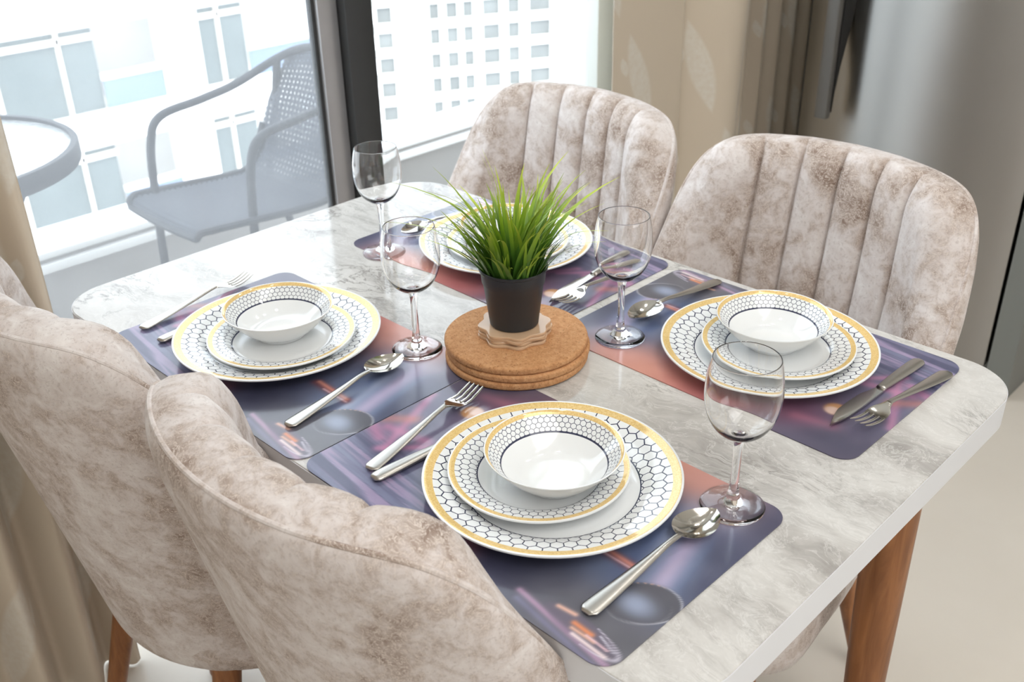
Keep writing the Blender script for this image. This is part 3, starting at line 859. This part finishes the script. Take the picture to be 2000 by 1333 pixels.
def fork(label):
    t = thing('fork', label, 'fork')
    strip(ip(HANDLE + [(.130, .0035, .0140, .0034, 0)], 26)).build('handle', M['cutdark'], t, ang=89)
    hd = strip(ip([(.127, .0035, .0139, .0030, 0), (.136, .0062, .0120, .0022, .0006), (.143, .0108, .0098, .0018, .0012), (.150, .0122, .0082, .0016, .0014), (.156, .0124, .0076, .0015, .0014)], 14), 9).build('head', M['cutlery'], t, ang=60)
    for k in range(4):
        y = (k - 1.5) * .0068
        P = ip([(.1545, y, .0072), (.165, y * .99, .0068), (.178, y * .97, .0090), (.190, y * .94, .0128)], 8)
        MB().tube(P, [.0019, .0019, .0018, .0018, .0017, .0016, .0014, .0008], 8, flat=.6).build('tine', M['cutlery'], hd)
    return t
def knife(label):
    t = thing('knife', label, 'knife')
    strip(ip([(0, .0050, .0036, .0036, 0), (.002, .0078, .0036, .0056, 0), (.02, .0088, .0038, .0066, 0), (.06, .0076, .0040, .0070, 0), (.095, .0056, .0040, .0064, 0)], 24)).build('handle', M['cutdark'], t, ang=89)
    n = 26; V = []; F = []
    for k in range(n):
        q = k / (n - 1); s = .094 + .111 * q
        up_ = .0056 + .0010 * math.sin(PI * q) - max(0, q - .72) ** 1.6 * .038
        dn = -.0050 - .0052 * min(1, q * 4) ** 1.5 - .0012 * math.sin(PI * q) + max(0, q - .66) ** 1.35 * .048
        if dn > up_ - .0006: dn = up_ - .0006
        zc = .0034; tt = .0011
        V += [(s, up_, zc - tt), (s, dn, zc - .0003), (s, dn, zc + .0003), (s, up_, zc + tt)]
    for k in range(n - 1):
        for j in range(4): F.append((k * 4 + j, k * 4 + (j + 1) % 4, (k + 1) * 4 + (j + 1) % 4, (k + 1) * 4 + j))
    F += [(0, 1, 2, 3), tuple((n - 1) * 4 + j for j in range(4))]
    b = MB(); b.add(V, F); b.build('blade', M['cutlery'], t, ang=25); return t
def put(kind, src, p0, p1, label, z=ZM):
    d = (p1[0] - p0[0], p1[1] - p0[1]); rz = math.atan2(d[1], d[0])
    if src.get('used'):
        return dup(src, (p0[0], p0[1], z), rz, label, kind)
    src['used'] = 1; src.location = (p0[0], p0[1], z); src.rotation_euler = (0, 0, rz); src['label'] = label; src['group'] = kind
    return src
fk = fork('fork'); kn = knife('knife'); sp = spoon('spoon')
put('forks', fk, (.1142, -.3072), (.0850, -.118), 'steel fork with tines up left of the front plate stack')
put('forks', fk, (-.3667, -.3115), (-.393, -.125), 'steel fork by the left setting, half on the bare table at the window end')
put('forks', fk, (.4770, .2960), (.4590, .14), 'steel fork beside the knife at the right table corner')
put('forks', fk, (.0070, .300), (.0080, .118), 'steel fork beside the knife behind the cork mats')
put('knives', kn, (.1309, -.3152), (.1382, -.241), 'steel knife half hidden under the front dinner plate')
put('knives', kn, (-.3152, -.3135), (-.318, -.25), 'steel knife half hidden under the left dinner plate')
put('knives', kn, (.4393, .2999), (.4296, .108), 'steel knife with broad blade right of the right-hand plates')
put('knives', kn, (-.0330, .318), (-.0110, .115), 'steel knife behind the cork mats, pointing at the grass pot')
put('spoons', sp, (.4205, -.3137), (.4270, -.125), 'steel spoon in front of the nearest wine glass')
put('spoons', sp, (-.0206, -.3172), (-.0400, -.130), 'steel spoon between the left plates and the front fork')
put('spoons', sp, (.1245, .3300), (.1105, .150), 'steel spoon lying left of the right-hand plate stack, near the chairs')
put('spoons', sp, (-.3380, .3200), (-.3450, .130), 'steel spoon at the far window end beside the far plates')
del fk['used'], kn['used'], sp['used']

# ------------------------------------------------------------------ wine glasses
def glass_obj(label):
    t = thing('wine_glass', label, 'glass')
    zb = .083; H = .170
    ob = cr([(.0035, zb), (.015, zb + .0035), (.026, zb + .013), (.0335, zb + .028), (.0366, zb + .046), (.0360, zb + .064), (.0335, zb + .080), (.0318, H)], 7)
    inn = cr([(.0309, H), (.0326, zb + .080), (.03505, zb + .064), (.0356, zb + .046), (.0325, zb + .0283), (.0250, zb + .0145), (.0130, zb + .0060), (0, zb + .0042)], 7)
    rim = [(.0316, H + .0004), (.0311, H + .0004)]
    foot = [(0, .0016), (.022, .0006), (.031, 0), (.0322, .0004), (.0326, .0018), (.0316, .0030), (.026, .0045), (.018, .0062), (.011, .0085), (.0072, .012)]
    stem = [tuple(q) for q in cr([(.0072, .012), (.0050, .022), (.0042, .040), (.0043, zb - .022), (.0050, zb - .008), (.0066, zb - .0005)], 6)]
    bowl_ = [stem[-1]] + [tuple(q) for q in ob[3:]] + rim + [tuple(q) for q in inn]
    for nm, pr in (('foot', foot), ('stem', stem), ('bowl', bowl_)):
        MB().lathe(pr, 64).build(nm, M['glass'], t, fix=False, ang=75)
    return t
g1 = glass_obj('clear empty wine glass at the front, beside the spoon and nearest plates')
g1.location = (.4284, -.0975, ZM); g1['group'] = 'wine glasses'
for l, lb in (((-.0499, -.0953), 'clear empty wine glass left of the grass pot, on the left mat'), ((.1235, .104), 'clear empty wine glass right of the grass pot, on the right mat'), ((-.3247, .0767), 'clear empty wine glass farthest back, in front of the dark window post')):
    dup(g1, (*l, ZM if l[0] > -.3 else TZ + .0003), 0, lb, 'wine glasses')

# ------------------------------------------------------------------ cork mats, coasters, potted grass
cx, cy = .0545, -.0185
def disc(name, R, t):
    b = .0035
    pr = [(0, 0), (R - b, 0)] + [(R - b + b * math.sin(a), b - b * math.cos(a)) for a in np.linspace(.2, PI / 2, 6)] + [(R - b + b * math.cos(a), t - b + b * math.sin(a)) for a in np.linspace(0, PI / 2, 7)] + [(0, t)]
    return MB().lathe(pr, 96).build(name, M['cork'], ang=50)
tr0 = disc('cork_trivet', .0905, .0098)
for k, (dx, dy, lb) in enumerate(((.0010, -.0012, 'round cork mat at the bottom of the stack'), (.0022, .0006, 'round cork mat in the middle of the stack'), (-.0012, .0002, 'round cork mat at the top of the stack under the coasters'))):
    o = tr0 if k == 0 else tr0.copy()
    if k: C.link(o)
    o.location = (cx + dx, cy + dy, ZM + .0099 * k); o.rotation_euler = (0, 0, k * 1.3); prop(o, lb, 'trivet', 'cork mats stacked mid-table')
ZC = ZM + .0297
def scal(R, t):
    n = 128; o = [(R * (1 + .065 * math.cos(8 * a)) * math.cos(a), R * (1 + .065 * math.cos(8 * a)) * math.sin(a)) for a in np.linspace(0, 2 * PI, n, endpoint=False)]
    V = []; F = []
    for sc_, z in ((.985, 0), (1, .0006), (1, t - .0006), (.985, t)): V += [(x * sc_, y * sc_, z) for x, y in o]
    for a in range(3):
        for k in range(n): F.append((a * n + k, a * n + (k + 1) % n, (a + 1) * n + (k + 1) % n, (a + 1) * n + k))
    F += [tuple(range(n))[::-1], tuple(3 * n + k for k in range(n))]
    b = MB(); b.add(V, F); return b.build('coaster', M['coaster'], ang=40)
co = scal(.0435, .0036)
for k, (dx, dy, an) in enumerate(((.001, -.001, .1), (-.001, .0012, .18), (.0012, .0004, .02), (.0, .0, .13))):
    o = co if k == 0 else co.copy()
    if k: C.link(o)
    o.location = (cx - .003 + dx, cy + dy, ZC + .0038 * k); o.rotation_euler = (0, 0, an)
    prop(o, ('bottom', 'second from bottom', 'third from bottom', 'top')[k] + ' scalloped brown coaster of the pile under the pot', 'coaster', 'scalloped coasters under the pot')
ZP = ZC + .0038 * 4
pl = thing('potted_grass', 'artificial green grass in a small black pot on the coasters', 'plant', (cx - .0035, cy, ZP))
MB().lathe([(0, 0), (.0290, 0), (.0305, .0015), (.0375, .056), (.0390, .058), (.0405, .0735), (.0425, .0750), (.0430, .0775), (.0418, .0782), (.0398, .0765), (.0350, .056), (.030, .05), (0, .05)], 72).build('pot', M['pot'], pl, ang=35)
MB().lathe([(0, .058), (.02, .060), (.034, .057), (.0345, .052), (0, .05)], 32).build('moss', M['soil'], pl)
rnd = random.Random(11)
def blade_mesh(L, bend, wd, kink):
    n = 10; V = []; F = []
    for k in range(n + 1):
        t = k / n
        x = bend * L * t ** 2.2 + kink * L * max(0, t - .6) ** 2
        z = L * (t - .28 * abs(bend) * t ** 2)
        hw = wd * (min(1, .55 + t * 1.6) * (1 - t ** 2.4) + .02)
        V += [(x, -hw, z), (x + .0009 * (1 - t), 0, z - .0003), (x, hw, z)]
    for k in range(n):
        a = k * 3; F += [(a, a + 1, a + 4, a + 3), (a + 1, a + 2, a + 5, a + 4)]
    me = bpy.data.meshes.new('grass_blade'); me.from_pydata(V, [], F); me.materials.append(M['leaf']); me.shade_smooth(); me.update(); return me
BM = [blade_mesh(rnd.uniform(.122, .168), rnd.uniform(.03, .5), rnd.uniform(.0028, .0050), rnd.uniform(-.3, .9)) for _ in range(22)]
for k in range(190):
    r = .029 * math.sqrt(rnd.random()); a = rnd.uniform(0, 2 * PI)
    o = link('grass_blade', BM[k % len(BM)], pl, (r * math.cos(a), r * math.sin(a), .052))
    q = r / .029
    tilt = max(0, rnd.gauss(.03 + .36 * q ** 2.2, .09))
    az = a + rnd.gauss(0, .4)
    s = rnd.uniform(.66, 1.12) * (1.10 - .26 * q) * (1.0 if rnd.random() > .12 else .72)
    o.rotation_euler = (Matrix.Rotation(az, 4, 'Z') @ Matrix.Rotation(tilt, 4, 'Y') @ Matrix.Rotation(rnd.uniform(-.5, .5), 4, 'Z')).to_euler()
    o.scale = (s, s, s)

# ------------------------------------------------------------------ balcony furniture
bc = thing('balcony_chair', 'grey metal balcony armchair with woven sling outside the hazy pane', 'chair', (-1.50, .50, -.02))
def bw(x, y, z): return (x + 1.50, y - .50, z + .02)
tr_ = .0115
for nm, xs in (('far', -1), ('near', 1)):
    X0 = -1.50 + xs * .180; ya = .345 if xs < 0 else .42
    P = cr([bw(X0, ya, -.01), bw(X0, ya + .01, .25), bw(X0, ya + .02, .43), bw(X0, ya + .035, .57), bw(X0, ya + .075, .635), bw(X0 - xs * .002, ya + .20, .655), bw(X0 - xs * .004, ya + .31, .675), bw(X0 - xs * .025, .785, .725), bw(X0 - xs * .09, .83, .755), bw(-1.50, .845, .765)], 8)
    MB().tube(P, tr_, 10).build('arm', M['metal_g'], bc)
    MB().tube([bw(X0 + xs * .01, .86, -.01), bw(X0 - xs * .005, .72, .40), bw(X0 - xs * .02, .765, .60), bw(X0 - xs * .025, .785, .725)], tr_, 10).build('leg', M['metal_g'], bc)
SW = cr([bw(-1.50, .285, .415), bw(-1.50, .305, .435), bw(-1.50, .42, .428), bw(-1.50, .60, .415), bw(-1.50, .675, .425), bw(-1.50, .72, .49), bw(-1.50, .77, .62), bw(-1.50, .835, .752)], 8)
V = []; F = []; UV = []
acc = np.concatenate([[0], np.cumsum(np.linalg.norm(np.diff(SW, axis=0), axis=1))]); nn_ = 13
for i, q in enumerate(SW):
    hw = .19 if acc[i] < .42 else .19 - .035 * (acc[i] - .42) / .35
    if acc[i] < .04: hw = .165 + .025 * acc[i] / .04
    for k in range(nn_):
        u = -1 + 2 * k / (nn_ - 1); V.append((q[0] + u * hw, q[1] + .018 * (u * u) * -(1 if acc[i] > .5 else 0), q[2] + (.008 * u * u if acc[i] < .45 else 0) - (.03 * u * u * max(0, (acc[i] - .62) / .2) if acc[i] > .62 else 0))); UV.append((u * hw, acc[i]))
for i in range(len(SW) - 1):
    for k in range(nn_ - 1): a = i * nn_ + k; F.append((a, a + 1, a + nn_ + 1, a + nn_))
sl = mk('sling', V, F, M['sling'], bc)
uvl = sl.data.uv_layers.new(name='UVMap'); li = np.empty(len(sl.data.loops), int); sl.data.loops.foreach_get('vertex_index', li)
uvl.data.foreach_set('uv', np.array(UV)[li].ravel())
so_ = sl.modifiers.new('thick', 'SOLIDIFY'); so_.thickness = .004
fr_ = [V[k] for k in range(nn_)]
rim = [V[i * nn_] for i in range(0, 45)] ; rim2 = [V[i * nn_ + nn_ - 1] for i in range(0, 45)]
MB().tube(rim[::-1] + fr_[1:-1] + rim2, .010, 8).build('seat_frame', M['metal_g'], bc)
bt = thing('balcony_table', 'round grey-rimmed glass balcony table outside at the left edge', 'table', (-1.545, -.205, -.02))
MB().lathe([(0, .716), (.306, .716), (.306, .722), (0, .722)], 72).build('tabletop', M['tglass'], bt)
MB().lathe([(.308, .690), (.318, .690), (.320, .694), (.320, .728), (.317, .732), (.304, .732), (.304, .724), (.308, .722)] + [(.308, .690)], 72).build('rim', M['metal_g'], bt)
for k in range(3):
    a = 2 * PI * k / 3 + .5
    MB().tube(cr([(.26 * math.cos(a), .26 * math.sin(a), .70), (.12 * math.cos(a), .12 * math.sin(a), .45), (.15 * math.cos(a), .15 * math.sin(a), .25), (.27 * math.cos(a), .27 * math.sin(a), .0)], 8), .010, 10).build('leg', M['metal_g'], bt)
